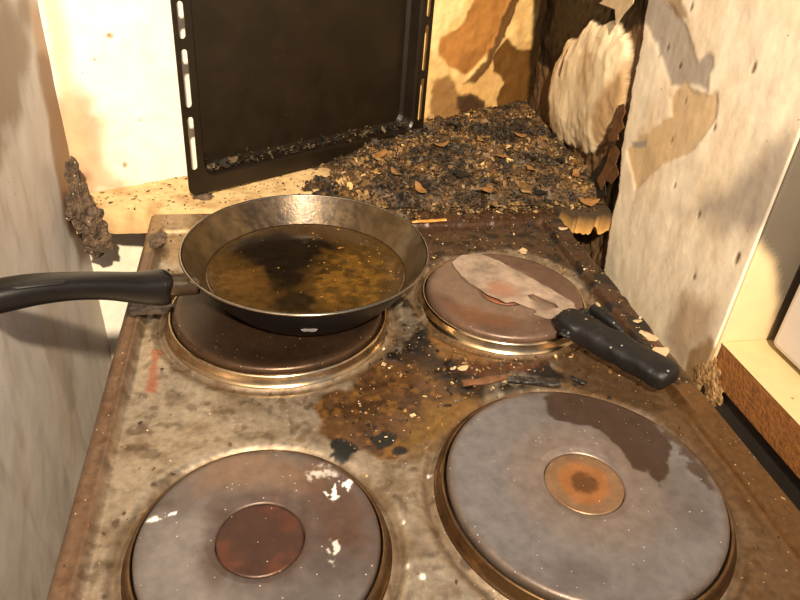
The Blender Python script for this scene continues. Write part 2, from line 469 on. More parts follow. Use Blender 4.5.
# lifted paint islands on the outer layer, one of them grey
gm = wr.mask([(650, -12), (664, -12), (678, 8), (692, 22), (697, 40), (704, 60), (712, 52), (721, 55), (721, 68), (716, 75), (714, 92), (704, 88), (690, 84), (676, 82), (668, 62), (655, 32), (648, 20)], .003, .004, 70, 49)
wr.paint(gm, (158, 148, 140), 0.85, h=-.0010)
wr.paint(wr.mask([(668, -12), (684, -12), (692, 10), (694, 22), (680, 14)], .003, .003, 70, 50), (140, 108, 72), .8)
pm = wr.mask([(674, 96), (690, 84), (698, 92), (714, 96), (724, 92), (722, 120), (700, 150), (665, 165), (640, 190), (632, 150), (660, 128), (678, 118)], .0025, .004, 70, 51)
wr.paint(pm, (206, 176, 134), 0.85, h=-.0012)
wr.paint(wr.mask([(636, 142), (652, 140), (650, 147), (638, 148)], .002, .002, 90, 52), (140, 136, 138), .8)
wr.paint(wr.mask([(685, 215), (712, 188), (740, 175), (800, 130), (800, 240), (760, 240), (715, 228)], .016, .012, 30, 53), (136, 126, 120), 0.72)  # soft cast shadow by the front edge, painted into the wall colour
wr.paint(wr.mask([(690, 300), (725, 300), (715, 345), (700, 345), (690, 380), (670, 340)], .014, .01, 40, 54), (168, 138, 106), 0.7)
wr.paint(wr.mask([(695, 350), (717, 338), (730, 400), (715, 420), (690, 380)], .004, .006, 80, 55), (150, 118, 78), 0.9)
for i, (q, r) in enumerate([((760, 68), .0024), ((744, 258), .0028), ((704, 215), .0018), ((700, 277), .0016), ((680, 186), .0016), ((690, 101), .0016), ((672, 48), .0018), ((684, 66), .0016), ((664, 56), .0015), ((697, 7), .002), ((676, 140), .0014), ((720, 128), .0016)]):
    wr.paint(wr.spotmask(q, r, .001, .001, 300, 60 + i, 2.0), (96, 66, 36), 0.9, h=-.001)
wr.h += (fbm(wr.U * 22, wr.V * 14, 56) - .5) * .003 + bare * (1 - blm) * (fbm(wr.U * 70, wr.V * 50, 57) - .5) * .010
wr.h = wr.h + (.006 - wr.h) * sstep(Lr - .02, Lr - .004, wr.U) * (wr.V > -.05)
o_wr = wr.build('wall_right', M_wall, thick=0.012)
tag(o_wr, 'cream right wall of the alcove with peeling paint and a swollen plaster blister', 'wall', kind='structure')

# wall that turns the corner towards the worktop
ws = Surf((0.5112, -0.2795, 0), (1, 0, 0), (0, 0, 1), axis(0, 0.2, 0.004, (0, 0.6)), axis(-0.02, 0.27, 0.004, (-0.04, TOP_Z)))
ws.col[:] = lin((212, 190, 150)); ws.rough[:] = 0.6
ws.paint(ws.mask([(700, 175), (760, 60), (900, 60), (900, 400), (790, 400), (768, 338), (778, 300), (772, 262), (758, 242), (700, 240)], .006, .003, 40, 61), (62, 58, 58), 0.9)  # dark area is a cast shadow laid into the wall colour
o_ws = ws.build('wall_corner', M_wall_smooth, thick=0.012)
tag(o_ws, 'narrow wall with painted-in shadow turning the corner above the worktop at right', 'wall', kind='structure')

# left wall: inner face towards +x
wl = Surf((-0.084, -1.25, 0), (0, 1, 0), (0, 0, 1), axis(0.75, 1.30, 0.0025, (0, 1.30)), axis(-0.42, 0.24, 0.0025, (FLOOR_Z, TOP_Z)))
wl.col[:] = lin((206, 198, 192)); wl.rough[:] = 0.5
n1 = fbm(wl.U * 18, wl.V * 7, 71); n2 = fbm(wl.U * 70, wl.V * 14, 72)
wl.paint(sstep(.5, .8, n1), (190, 170, 148), 0.5)
wl.paint(sstep(.60, .8, n2), (158, 142, 128), 0.35)
wl.paint(wl.mask([(0, 0), (24, 0), (24, 40), (18, 110), (8, 150), (0, 170), (-40, 170), (-40, 0)], .014, .02, 30, 73), (128, 102, 76), 0.8)
wl.paint(wl.mask([(26, 0), (40, 0), (62, 120), (78, 195), (70, 230), (60, 190), (48, 110)], .007, .008, 50, 74), (186, 150, 112), 0.7)
wl.paint(wl.mask([(40, 60), (50, 60), (68, 140), (80, 200), (92, 250), (80, 262), (62, 215), (54, 150)], .008, .010, 40, 78), (128, 94, 66), .75)
wl.paint(wl.mask([(62, 190), (76, 190), (84, 240), (70, 235)], .005, .006, 60, 75), (90, 66, 48), 0.8)
wl.paint(wl.mask([(48, 350), (60, 345), (78, 400), (70, 410)], .008, .012, 40, 76), (150, 138, 128), .5)
wl.h += (fbm(wl.U * 16, wl.V * 10, 77) - .5) * .003
o_wl = wl.build('wall_left', M_wall_smooth, thick=0.05)
tag(o_wl, 'smoke stained grey white left wall beside the stove', 'wall', kind='structure')

# charred plaster hanging at the foot of the left wall, by the end of the ledge
def lump(name, center, radii, mat, parent=None, seed=1, amp=0.35, sub=4, freq=60):
    bm = bmesh.new(); bmesh.ops.create_icosphere(bm, subdivisions=sub, radius=1)
    co = np.array([v.co[:] for v in bm.verts])
    nn = fbm(co[:, 0] * 2.2 + seed, co[:, 1] * 2.2 + co[:, 2] * 1.7, seed, 4) - .5 + .7 * (fbm(co[:, 2] * 3 + 9, co[:, 0] * 3 - co[:, 1] * 2, seed + 3, 4) - .5)
    for v, a in zip(bm.verts, nn):
        q = v.co * (1 + amp * 2 * a)
        v.co = Vector((q.x * radii[0], q.y * radii[1], q.z * radii[2]))
    me = bpy.data.meshes.new(name); bm.to_mesh(me); bm.free(); me.materials.append(mat)
    o = bpy.data.objects.new(name, me); COL.objects.link(o); o.location = center
    if parent: o.parent = parent
    return o
PYF = (np.array([0, -0.004, 0]), np.array([0., 1, 0]))
for q, rad_, sd in (((80, 205), (.011, .014, .024), 3), ((88, 222), (.013, .014, .020), 5), ((96, 240), (.013, .012, .018), 9), ((74, 180), (.007, .010, .020), 12)):
    cpt = at_plane(q, *PYF); cpt[0] = max(cpt[0], -.080)
    lump('charred_plaster', cpt, rad_, M_soot_lump, o_wl, sd, .55)

# ------------------------------------------------------------------ ledge behind the stove
def wall_y(x): return CL[1] + (x - CL[0]) * (CR[1] - CL[1]) / (CR[0] - CL[0])
def wallr_x(y): return CR[0] + (y - CR[1]) * (FR[0] - CR[0]) / (FR[1] - CR[1])
led = empty('rear_ledge', (0.22, 0.003, -0.028))
tag(led, 'ash strewn tan ledge board between the stove and the back wall', 'ledge')
nx, ny = 260, 60
xs = np.linspace(-0.081, 0.545, nx)
ragged = 0.003 + (fbm(xs * 60, xs * 0, 81) - .5) * .006 + np.where(xs > .44, (fbm(xs * 140, xs * 0 + 4, 82) - .5) * .016 - .004, 0) - .030 * sstep(.466, .480, xs)
ragged = np.where(xs < .4655, np.maximum(ragged, .0015), ragged)
X = np.repeat(xs[None], ny, 0)
back = wall_y(xs) - .001
T = np.linspace(0, 1, ny)[:, None]
Y = ragged[None] * (1 - T) + back[None] * T
xr = wallr_x(Y) - .002
X = np.where(X > xr, xr, X)
cl_ = np.zeros(X.shape + (3,)); cl_[:] = lin((208, 178, 128))
nn = fbm(X * 50, Y * 50, 83)
a = sstep(.5, .8, nn)[..., None] * .6; cl_ = cl_ * (1 - a) + lin((150, 112, 66)) * a
a = (sstep(.20, .28, X + (nn - .5) * .1))[..., None] * .97; cl_ = cl_ * (1 - a) + lin((50, 33, 17)) * a
Z = (fbm(X * 90, Y * 90, 84) - .5) * .002
idx = np.arange(nx * ny).reshape(ny, nx)
Ff = np.stack([idx[:-1, :-1], idx[:-1, 1:], idx[1:, 1:], idx[1:, :-1]], -1).reshape(-1, 4)
msk = np.zeros((nx * ny, 3)); msk[:, 0] = .8
P = np.stack([X, Y, Z], -1).reshape(-1, 3)
# underside and edges make it a board
n0 = nx * ny
zb = -0.026 + np.where(xs > .44, (fbm(xs * 120, xs * 0 + 8, 85) - .3) * .02, 0)
fv = np.stack([np.minimum(xs, wallr_x(ragged) - .002), ragged + .001, zb], -1)
bv = np.stack([np.minimum(xs, wallr_x(back) - .002), back, np.full(nx, -.026)], -1)
V = np.concatenate([P, fv, bv])
ff = []
for i in range(nx - 1):
    ff.append((n0 + i, n0 + i + 1, idx[0, i + 1], idx[0, i]))
    ff.append((n0 + nx + i + 1, n0 + nx + i, idx[-1, i], idx[-1, i + 1]))
    ff.append((n0 + i + 1, n0 + i, n0 + nx + i, n0 + nx + i + 1))
cc = cl_.reshape(-1, 3); front_c = np.where((xs > .47)[:, None], lin((196, 150, 84)), np.where((xs > .2)[:, None], lin((44, 29, 15)), lin((188, 152, 108))))
cc = np.concatenate([cc, front_c, front_c]); mm = np.concatenate([msk, msk[:nx], msk[:nx]])
ol = mesh_obj('board', V, np.concatenate([Ff, np.array(ff)]), M_ledge, None, False, cc, mm)
reparent(ol, led)

# ------------------------------------------------------------------ stove
SW, SD = 0.460, 0.565
stove = empty('electric_stove', (SW / 2, -SD / 2, FLOOR_Z))
tag(stove, 'greasy four plate electric stove with scorched steel cooktop', 'stove')
BURN = {'fl': (0.1122, -0.4413, 0.0695), 'fr': (0.3195, -0.4242, 0.0900), 'rl': (0.1309, -0.1997, 0.0897), 'rr': (0.3378, -0.1943, 0.0732)}

ct = Surf((0, -SD, 0), (1, 0, 0), (0, 1, 0), np.linspace(0, SW, 290), np.linspace(0, SD, 350))
U, Vv = ct.U, ct.V
Xw, Yw = U, Vv - SD
# pressed sheet: rounded outer rim, ridge, recessed field, dished wells round the plates
dl, dr_, db, df = U, SW - U, SD - Vv, Vv
def step_in(dist, w, depth): return -depth * sstep(w, w + .006, dist)
rim = np.minimum.reduce([sstep(.013, .019, dl), sstep(.022, .028, dr_), sstep(.034, .042, db), sstep(.02, .026, df)])
ct.h -= 0.006 * rim
ct.h += 0.0016 * (np.exp(-((dr_ - .0235) / .0022) ** 2) + np.exp(-((dl - .0135) / .002) ** 2)) * (db > .03)
dout = np.minimum.reduce([dl, dr_, db, df])
ct.h -= 0.004 * (1 - sstep(0, .005, dout)) ** 2
wellm = np.zeros(U.shape)
for k, (bx, by, br) in BURN.items():
    r = np.hypot(Xw - bx, Yw - by)
    ct.h += 0.0012 * (sstep(br + .034, br + .018, r)) - 0.0035 * np.exp(-((r - br - .0115) / .004) ** 2)
    wellm = np.maximum(wellm, np.exp(-((r - br - .011) / .004) ** 2))
ct.col[:] = lin((170, 156, 138)); ct.rough[:] = 0.42; ct.metal[:] = 0.75
n1 = fbm(U * 14, Vv * 14, 101); n2 = fbm(U * 60, Vv * 60, 102)
ct.paint(sstep(.4, .8, n1), (146, 124, 98), 0.6)
ct.paint(sstep(.52, .72, n2), (104, 82, 58), 0.5)
ct.paint(sstep(.62, .75, fbm(U * 110, Vv * 110, 162)), (84, 66, 48), .55)
ct.paint(ct.mask([(560, 335), (700, 372), (830, 500), (830, 640), (735, 640), (740, 520), (650, 410), (530, 385)], .014, .01, 40, 103), (102, 72, 40), .85)
ct.paint(sstep(.019, .013, dl), (92, 62, 40), .85, rough=.5, metal=.4)
ct.paint(sstep(.030, .024, dr_) * (db > .2), (112, 80, 46), .75)
# amber grease film between the plates
am = ct.mask([(312, 402), (345, 376), (385, 350), (430, 330), (478, 345), (486, 395), (458, 420), (428, 442), (395, 455), (360, 447), (335, 442), (318, 424)], .003, .009, 60, 104)
ct.paint(am, (76, 48, 20), .95, rough=.32, metal=.3)
ct.paint(am * sstep(.45, .65, fbm(U * 75, Vv * 75, 160)), (44, 28, 13), .6)
ct.paint(am * sstep(.55, .7, fbm(U * 160, Vv * 160, 161)), (130, 92, 44), .5)
ct.paint(ct.mask([(420, 395), (470, 395), (450, 440), (420, 460), (395, 455)], .006, .01, 60, 105), (120, 90, 44), .6, rough=.35)
# black crust
cr = ct.mask([(392, 316), (428, 262), (418, 300), (440, 335), (480, 352), (545, 352), (576, 372), (524, 396), (468, 398), (436, 378), (418, 358), (396, 352)], .004, .012, 60, 106)
crn = sstep(.42, .62, fbm(U * 70, Vv * 70, 107))
ct.paint(cr * (0.72 + .28 * crn), (15, 10, 6), 1.0, rough=.42, metal=0)
ct.h += cr * crn * .0022
rr_ = ct.mask([(408, 205), (560, 200), (606, 262), (700, 385), (655, 384), (608, 335), (598, 300), (560, 262), (520, 246), (470, 246), (430, 264), (412, 240)], .006, .010, 50, 108)
ct.paint(rr_, (58, 36, 18), .95, rough=.42, metal=.2)
crn2 = sstep(.45, .7, fbm(U * 90, Vv * 90, 109))
ct.paint(rr_ * crn2, (20, 14, 8), .95, rough=.5, metal=0); ct.h += rr_ * crn2 * .002
ct.paint(ct.mask([(408, 210), (540, 204), (556, 214), (520, 224), (450, 226), (410, 224)], .004, .005, 60, 110), (58, 34, 16), .8, rough=.3)
ct.paint(ct.mask([(430, 298), (455, 330), (520, 352), (568, 342), (560, 352), (500, 364), (440, 350), (424, 320)], .005, .005, 60, 111), (120, 84, 44), .6)
ct.paint(ct.mask([(446, 352), (480, 358), (540, 352), (560, 364), (510, 372), (460, 366)], .003, .006, 70, 112), (66, 34, 16), .85, rough=.3)
# left side
ct.paint(ct.mask([(150, 213), (205, 213), (205, 246), (178, 258), (150, 250), (146, 232)], .005, .005, 50, 113), (158, 128, 84), .6)
ct.paint(ct.mask([(148, 236), (162, 230), (168, 248), (150, 256)], .003, .005, 70, 114), (64, 48, 36), .85, metal=.2)
ct.paint(ct.mask([(120, 282), (160, 276), (182, 284), (176, 304), (150, 318), (120, 312)], .005, .008, 60, 115), (52, 42, 38), .85, metal=.2)
ct.paint(ct.mask([(151, 345), (160, 345), (153, 386), (145, 386)], .0016, .003, 90, 116), (130, 66, 30), .8, metal=.2)
ct.paint(ct.mask([(112, 420), (150, 412), (166, 430), (150, 452), (120, 446)], .003, .010, 70, 117) * sstep(.45, .6, fbm(U * 90, Vv * 90, 118)), (72, 54, 38), .85, metal=.2)
ct.paint(ct.mask([(98, 455), (116, 448), (112, 490), (96, 500)], .004, .008, 70, 119) * sstep(.4, .6, fbm(U * 90, Vv * 90, 120)), (70, 58, 48), .8, metal=.2)
ct.paint(wellm, (104, 80, 54), .6)
for i, (q, r, c) in enumerate([((344, 443), .010, (11, 10, 8)), ((384, 434), .008, (16, 12, 8)), ((400, 444), .005, (15, 11, 7)), ((115, 517), .004, (66, 50, 38)),
                               ((153, 479), .0025, (60, 44, 34)), ((102, 590), .0025, (50, 42, 36)), ((325, 340), .006, (70, 54, 36)), ((302, 434), .004, (90, 74, 56)),
                               ((455, 505), .004, (50, 40, 34)), ((470, 555), .006, (64, 52, 42)), ((658, 352), .004, (205, 190, 165)), ((480, 373), .003, (30, 22, 14)), ((576, 380), .003, (28, 20, 14))]):
    ct.paint(ct.spotmask(q, r, .0012, r * .6, 160, 130 + i), c, 1.0, metal=0, rough=.6)
for i, (q, r) in enumerate([((423, 571), .0022), ((408, 560), .0012), ((404, 517), .001), ((520, 390), .001), ((430, 468), .0012)]):
    ct.paint(ct.spotmask(q, r, .0006, r * .4, 260, 150 + i), (226, 222, 218), .95, metal=0, rough=.8)
ct.h += (fbm(U * 30, Vv * 30, 121) - .5) * .0006
top = ct.build('cooktop', M_top, thick=0.035)
reparent(top, stove)
o = box('body', (0.006, -SD + .006, FLOOR_Z + .08), (SW - .006, -.006, -.036), M_stove_body, None, .004); reparent(o, stove)
o = box('plinth', (0.02, -SD + .04, FLOOR_Z + .001), (SW - .02, -.02, FLOOR_Z + .079), M_dark_panel, None); reparent(o, stove)
od = box('oven_door', (0.012, -SD - .022, -.70), (SW - .012, -SD + .006, -.16), M_dark_panel, None, .004); reparent(od, stove)

# plates: painted in world x, y
def px_xy(pxs, z=.008): return [tuple(at_z(q, z)[:2]) for q in pxs]
def pmask(x, y, pxs, feather=.003, amp=.006, scale=70, seed=1, z=.008):
    d = sdf_poly(x, y, px_xy(pxs, z)) + (fbm(x * scale, y * scale, seed) - .5) * 2 * amp
    return 1 - sstep(-feather, feather, d)
def mixc(c, m, color, a=1.0):
    a = (m * a)[..., None]
    return c * (1 - a) + lin(color) * a

def col_fr(x, y, r):
    c = np.zeros(x.shape + (3,)); c[:] = lin((118, 114, 116))
    c = mixc(c, sstep(.4, .8, fbm(x * 22, y * 22, 201)), (92, 84, 82), .65)
    c = mixc(c, sstep(.065, .03, r), (128, 108, 92), .5)
    d = pmask(x, y, [(545, 398), (562, 390), (610, 396), (655, 420), (672, 445), (665, 472), (660, 486), (650, 470), (632, 470), (612, 440), (590, 426), (570, 424), (548, 415)], .0012, .005, 90, 202)
    c = mixc(c, d, (62, 43, 32), .9)
    d2 = pmask(x, y, [(668, 425), (700, 455), (718, 490), (708, 490), (690, 470), (680, 450), (664, 436)], .002, .007, 120, 203)
    c = mixc(c, d2, (66, 47, 35), .8)
    c = mixc(c, sstep(.083, .09, r), (96, 76, 58), .6)
    ro = np.full(x.shape, .45) - .06 * d
    return c, ro, np.full(x.shape, .55)
def col_fl(x, y, r):
    c = np.zeros(x.shape + (3,)); c[:] = lin((98, 90, 88))
    c = mixc(c, sstep(.4, .75, fbm(x * 26, y * 26, 211)), (76, 62, 57), .65)
    c = mixc(c, pmask(x, y, [(290, 470), (330, 465), (376, 505), (370, 560), (320, 545), (300, 500)], .01, .012, 50, 212), (84, 58, 44), .75)
    c = mixc(c, pmask(x, y, [(190, 455), (260, 450), (330, 468), (300, 490), (200, 488)], .012, .008, 50, 213), (132, 104, 82), .6)
    c = mixc(c, pmask(x, y, [(150, 530), (210, 510), (230, 560), (260, 620), (180, 640), (130, 600)], .014, .012, 50, 214), (132, 126, 124), .6)
    c = mixc(c, sstep(.042, .026, r + (fbm(x * 60, y * 60, 220) - .5) * .02), (74, 54, 46), .7)
    w = pmask(x, y, [(326, 492), (340, 480), (354, 476), (356, 484), (342, 496), (336, 502), (330, 498)], .0008, .004, 200, 215)
    w = np.maximum(w, pmask(x, y, [(146, 520), (160, 516), (177, 511), (176, 514), (160, 520), (147, 524)], .0006, .0015, 200, 216))
    w = np.maximum(w, pmask(x, y, [(330, 540), (340, 535), (338, 552), (333, 566), (330, 560)], .001, .004, 200, 217) * .6)
    w = np.maximum(w, pmask(x, y, [(300, 470), (330, 462), (338, 476), (312, 482)], .002, .006, 160, 218) * .45)
    w = w * sstep(.40, .55, fbm(x * 330, y * 330, 219, 3))
    c = mixc(c, w, (224, 220, 216), .95)
    c = mixc(c, sstep(.067, .0728, r), (86, 62, 44), .6)
    return c, np.full(x.shape, .45) + w * .4, np.full(x.shape, .5) * (1 - w)
def col_rl(x, y, r):
    c = np.zeros(x.shape + (3,)); c[:] = lin((58, 43, 32))
    c = mixc(c, sstep(.4, .8, fbm(x * 24, y * 24, 221)), (42, 31, 24), .7)
    c = mixc(c, sstep(.078, .0897, r), (84, 62, 44), .5)
    return c, np.full(x.shape, .34), np.full(x.shape, .6)
def col_rr(x, y, r):
    c = np.zeros(x.shape + (3,)); c[:] = lin((98, 76, 64))
    c = mixc(c, sstep(.4, .8, fbm(x * 26, y * 26, 231)), (70, 48, 38), .7)
    c = mixc(c, pmask(x, y, [(430, 262), (470, 254), (520, 272), (560, 300), (560, 318), (520, 322), (470, 312), (432, 290)], .006, .008, 50, 232), (128, 106, 92), .65)
    c = mixc(c, pmask(x, y, [(440, 300), (480, 308), (520, 320), (510, 330), (460, 322)], .006, .006, 60, 233), (112, 74, 48), .6)
    return c, np.full(x.shape, .42), np.full(x.shape, .35)
def centre_col(base, spot_c, seed):
    def fn(x, y, r):
        c = np.zeros(x.shape + (3,)); c[:] = lin(base)
        c = mixc(c, sstep(.45, .7, fbm(x * 90, y * 90, seed)) , spot_c, .8)
        if seed == 241:                                 # rust ring with a dark heart
            c = mixc(c, sstep(.019, .015, r + (fbm(x * 200, y * 200, 5) - .5) * .006), (150, 92, 42), .6)
            c = mixc(c, sstep(.011, .007, r + (fbm(x * 260, y * 260, 6) - .5) * .008), (74, 46, 24), .8)
        return c, np.full(x.shape, .42), np.full(x.shape, .4)
    return fn
CENT = {'fl': ((62, 40, 32), (84, 48, 32), 240), 'fr': ((122, 94, 70), (106, 82, 62), 241), 'rl': ((60, 46, 38), (50, 38, 30), 242), 'rr': ((150, 100, 76), (170, 96, 56), 243)}
COLS = {'fl': col_fl, 'fr': col_fr, 'rl': col_rl, 'rr': col_rr}
LAB = {'fl': 'grey hotplate with white flecks and dark red centre', 'fr': 'large grey hotplate with brown patch and rusty centre',
       'rl': 'dark brown hotplate under the frying pan', 'rr': 'small brownish hotplate under the slotted turner'}
for k, (bx, by, br) in BURN.items():
    rc = br * (.365 if k == 'fl' else .29)
    prof = [(r, .0062 + .0012 * sstep(0, 1, (r - rc) / .004)) for r in np.linspace(rc, rc + .004, 4)]
    prof += [(r, .0078) for r in np.linspace(rc + .005, br - .006, 84)]
    prof += [(br - .003, .0076), (br - .0012, .0068), (br - .0002, .0052), (br, .003), (br, -.006), (rc, -.006)]
    hp = lathe('hotplate', prof, M_iron, None, 340, (bx, by, 0), True, COLS[k]); reparent(hp, stove); hp['label'] = LAB[k]
    cp = [(0, .0060), (rc * .3, .0060), (rc * .6, .0060), (rc * .85, .0061), (rc - .0004, .0064), (rc - .0003, .0)]
    cp = [(r, .0060) for r in np.linspace(0, rc - .002, 16)] + [(rc - .0006, .0063), (rc - .0004, -.003)]
    cd_ = lathe('centre_disc', cp, M_iron, None, 72, (0, 0, 0), False, (lambda fn, ax, ay: (lambda x, y, r: fn(x + ax, y + ay, r)))(centre_col(*CENT[k]), bx, by))
    cd_.parent = hp
    rp = [(br + .0004, -.005), (br + .0005, .0018), (br + .0016, .0036), (br + .0032, .0034), (br + .0042, .0016), (br + .0046, -.0030), (br + .0066, -.0052), (br + .0074, -.0060), (br + .0074, -.0072), (br + .0004, -.0072)]
    rg = lathe('trim_ring', rp, M_ring_dull if k in ('fl', 'fr') else M_ring, None, 160, (0, 0, 0), True); rg.parent = hp

# ------------------------------------------------------------------ frying pan
PX, PY = 0.156, -0.1835
PZ0 = 0.0085
pan = empty('frying_pan', (PX, PY, PZ0))
tag(pan, 'black frying pan with burnt oil on the rear left hotplate', 'pan')
RB, RR_, RZ = 0.067, 0.1050, 0.0462                     # base radius, rim radius, rim height over base
def wallprof(t):                                        # base edge -> rim
    return RB + (RR_ - RB) * (t ** .8), RZ * t
outp = [(0, 0), (RB * .5, 0), (RB - .006, 0), (RB - .002, .0008)] + [wallprof(t) for t in np.linspace(.05, 1, 12)]
inp = [(max(r - .0022, 0), z + (.0024 if r < RB * .99 else 0)) for r, z in outp]
inp[-1] = (RR_ - .0016, RZ)
full = outp + inp[::-1]
nout = len(outp)
def bowl(name, prof, mat, colfn=None): 
    o = lathe(name, prof, mat, None, 160, (0, 0, 0), False, colfn); o.parent = pan; return o
bowl('pan_shell', outp, M_pan_out)
def pan_col(x, y, r):
    th = np.arctan2(y, x)
    c = np.zeros(x.shape + (3,)); c[:] = lin((84, 67, 44))
    c = mixc(c, sstep(.4, .7, fbm(th * 8, r * 160, 301)), (58, 44, 27), .6)
    c = mixc(c, sstep(.45, .62, fbm(th * 30, r * 260, 302)) * sstep(.5, 1.2, th) * sstep(2.6, 2.0, th), (40, 28, 16), .8)
    return c, np.full(x.shape, .34), np.full(x.shape, .45)
# the inside carries more rings for its burnt-on film
ins = [(0, .0024), (RB * .6, .0024), (RB - .004, .0026)] + [(wallprof(t)[0] - .0022, wallprof(t)[1] + .001 * (1 - t)) for t in np.linspace(.08, 1, 26)]
bowl('pan_lining', ins, M_pan_in, pan_col)
lip = [(RR_ + .0006 * math.cos(a) - .0009 + .0009 * math.cos(a), RZ + .0011 * math.sin(a)) for a in np.linspace(0, 2 * math.pi, 10, endpoint=False)]
o = lathe('rim_lip', lip, M_lip, None, 160, (0, 0, 0), True); o.parent = pan
# pale chip in the outside enamel
def chip_mesh(name, outline, thick, curl=0.0, seed=0, mat=None):
    """flake: irregular outline, slightly curled, with thickness"""
    rnd = random.Random(seed)
    n = len(outline); V = []; F = []
    for z0 in (0, -thick):
        V.append((0, 0, z0 + curl * .0))
        for x, y in outline:
            V.append((x, y, z0 + curl * (x * x * 30 - y * y * 12) + rnd.uniform(-.1, .1) * thick))
    k = n + 1
    for i in range(n):
        j = (i + 1) % n
        F.append((0, 1 + i, 1 + j)); F.append((k, k + 1 + j, k + 1 + i)); F.append((1 + i, k + 1 + i, k + 1 + j, 1 + j))
    me = bpy.data.meshes.new(name); me.from_pydata(V, [], F); me.update()
    if mat: me.materials.append(mat)
    return me
# handle: steel bracket, black grip, hanging slot
hb = Vector((at_z((186, 284), .046))); he = Vector((-0.0635, -0.2900, .0845))
hb = Vector((PX, PY, 0)) + (Vector((hb.x, hb.y, 0)) - Vector((PX, PY, 0))).normalized() * (RR_ - .004); hb.z = .045
hd = (he - hb)
def hp_(t, dz=0): 
    p = hb + hd * t
    return (p.x, p.y, p.z + dz)
pts, sz = smooth_path([hp_(-.02), hp_(.10), hp_(.20), hp_(.26)], [(.010, .0075), (.0095, .0085), (.0095, .0095), (.0095, .0095)], 4)
br_o = sweep('bracket', pts, sz, M_bracket); reparent(br_o, pan)
prof_h = [(.150, -.001, .0105, .0105), (.158, -.001, .0128, .0128), (.19, -.002, .0132, .0130), (.30, -.001, .0122, .0108), (.45, .002, .0110, .0092), (.60, .003, .0108, .0088),
          (.75, .002, .0114, .0095), (.88, -.001, .0120, .0100), (.97, -.004, .0116, .0098), (1.01, -.005, .0085, .008), (1.02, -.005, .003, .003)]
pts, sz = smooth_path([hp_(t, dz) for t, dz, w, h in prof_h], [(w, h) for t, dz, w, h in prof_h], 6)
grip = sweep('handle', pts, sz, M_plastic, power=2.9, seg=28); reparent(grip, pan)
# slot insert, a raised black strip coloured for the hole's shade near the handle end
_sd = hd.cross(Vector((0, 0, 1))).normalized()
if _sd.y > 0: _sd = -_sd
sl = [tuple(Vector(hp_(t, dz)) + _sd * .0065) for t, dz in ((.62, .0102), (.65, .0104), (.74, .0100), (.84, .0084), (.87, .0076))]
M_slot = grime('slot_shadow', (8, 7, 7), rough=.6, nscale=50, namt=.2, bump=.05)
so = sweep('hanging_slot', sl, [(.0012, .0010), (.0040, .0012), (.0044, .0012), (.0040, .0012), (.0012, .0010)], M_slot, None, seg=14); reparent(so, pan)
# rivet
rv = lump('rivet', (hb.x + .0, hb.y, .0465), (.0035, .0035, .0022), M_bracket, None, 2, .02, 3); reparent(rv, pan)
# chips on the outer wall, facing the camera
cp_ang = math.atan2(at_z((309, 327), .02)[1] - PY, at_z((309, 327), .02)[0] - PX)
rad, zz = wallprof(.42)
outl = [(.0055, .0008), (.003, .0022), (.0005, .0014), (-.003, .0022), (-.0058, .0006), (-.004, -.0016), (-.001, -.0008), (.002, -.0018), (.0045, -.0012)]
me_ = chip_mesh('enamel_chip', [(x * 1.1, y * 1.5) for x, y in outl], .0006, 0, 4, M_bare)
ec = bpy.data.objects.new('enamel_chip', me_); COL.objects.link(ec); ec.parent = pan
nrm = Vector((math.cos(cp_ang), math.sin(cp_ang), -.62)).normalized()
ec.location = (rad * math.cos(cp_ang) + nrm.x * .0007, rad * math.sin(cp_ang) + nrm.y * .0007, zz)
ec.rotation_euler = nrm.to_track_quat('Z', 'Y').to_euler()

# oil pool in the pan
OZ = .0235; ORAD = wallprof((OZ) / RZ)[0] - .0026
def oil_col(x, y, r):
    c = np.zeros(x.shape + (3,)); c[:] = lin((66, 47, 20))
    g = dict(z=PZ0 + OZ)
    c = mixc(c, sstep(.4, .75, fbm(x * 40, y * 40, 311)), (52, 36, 13), .7)
    c = mixc(c, pmask(x, y, [(235, 240), (280, 228), (330, 236), (340, 250), (316, 262), (312, 280), (280, 290), (262, 280), (250, 262), (232, 256)], .012, .012, 70, 312, **g), (14, 10, 6), .93)
    c = mixc(c, pmask(x, y, [(270, 300), (290, 292), (312, 298), (310, 312), (275, 316)], .004, .008, 60, 313, **g), (24, 18, 9), .85)
    c = mixc(c, pmask(x, y, [(220, 272), (262, 266), (268, 286), (240, 292), (222, 288)], .004, .003, 60, 314, **g), (84, 58, 26), .6)
    gold = pmask(x, y, [(325, 250), (392, 256), (400, 286), (370, 310), (318, 306), (310, 285)], .008, .01, 50, 315, **g)
    c = mixc(c, gold * sstep(.42, .62, fbm(x * 110, y * 110, 316)), (108, 76, 28), .55)
    c = mixc(c, pmask(x, y, [(240, 228), (300, 222), (360, 232), (396, 252), (360, 246), (300, 236)], .006, .008, 60, 317, **g), (62, 44, 18), .6)
    return c, np.full(x.shape, .16), np.zeros(x.shape)
op = [(r, OZ) for r in np.linspace(0, ORAD - .002, 60)] + [(ORAD, OZ + .0006), (ORAD - .004, OZ - .004), (RB - .006, .0032), (0, .0032)]
oil = lathe('cooking_oil', op, M_oil, None, 160, (PX, PY, PZ0), False, oil_col)
tag(oil, 'dark brown pool of burnt cooking oil inside the frying pan', 'oil')

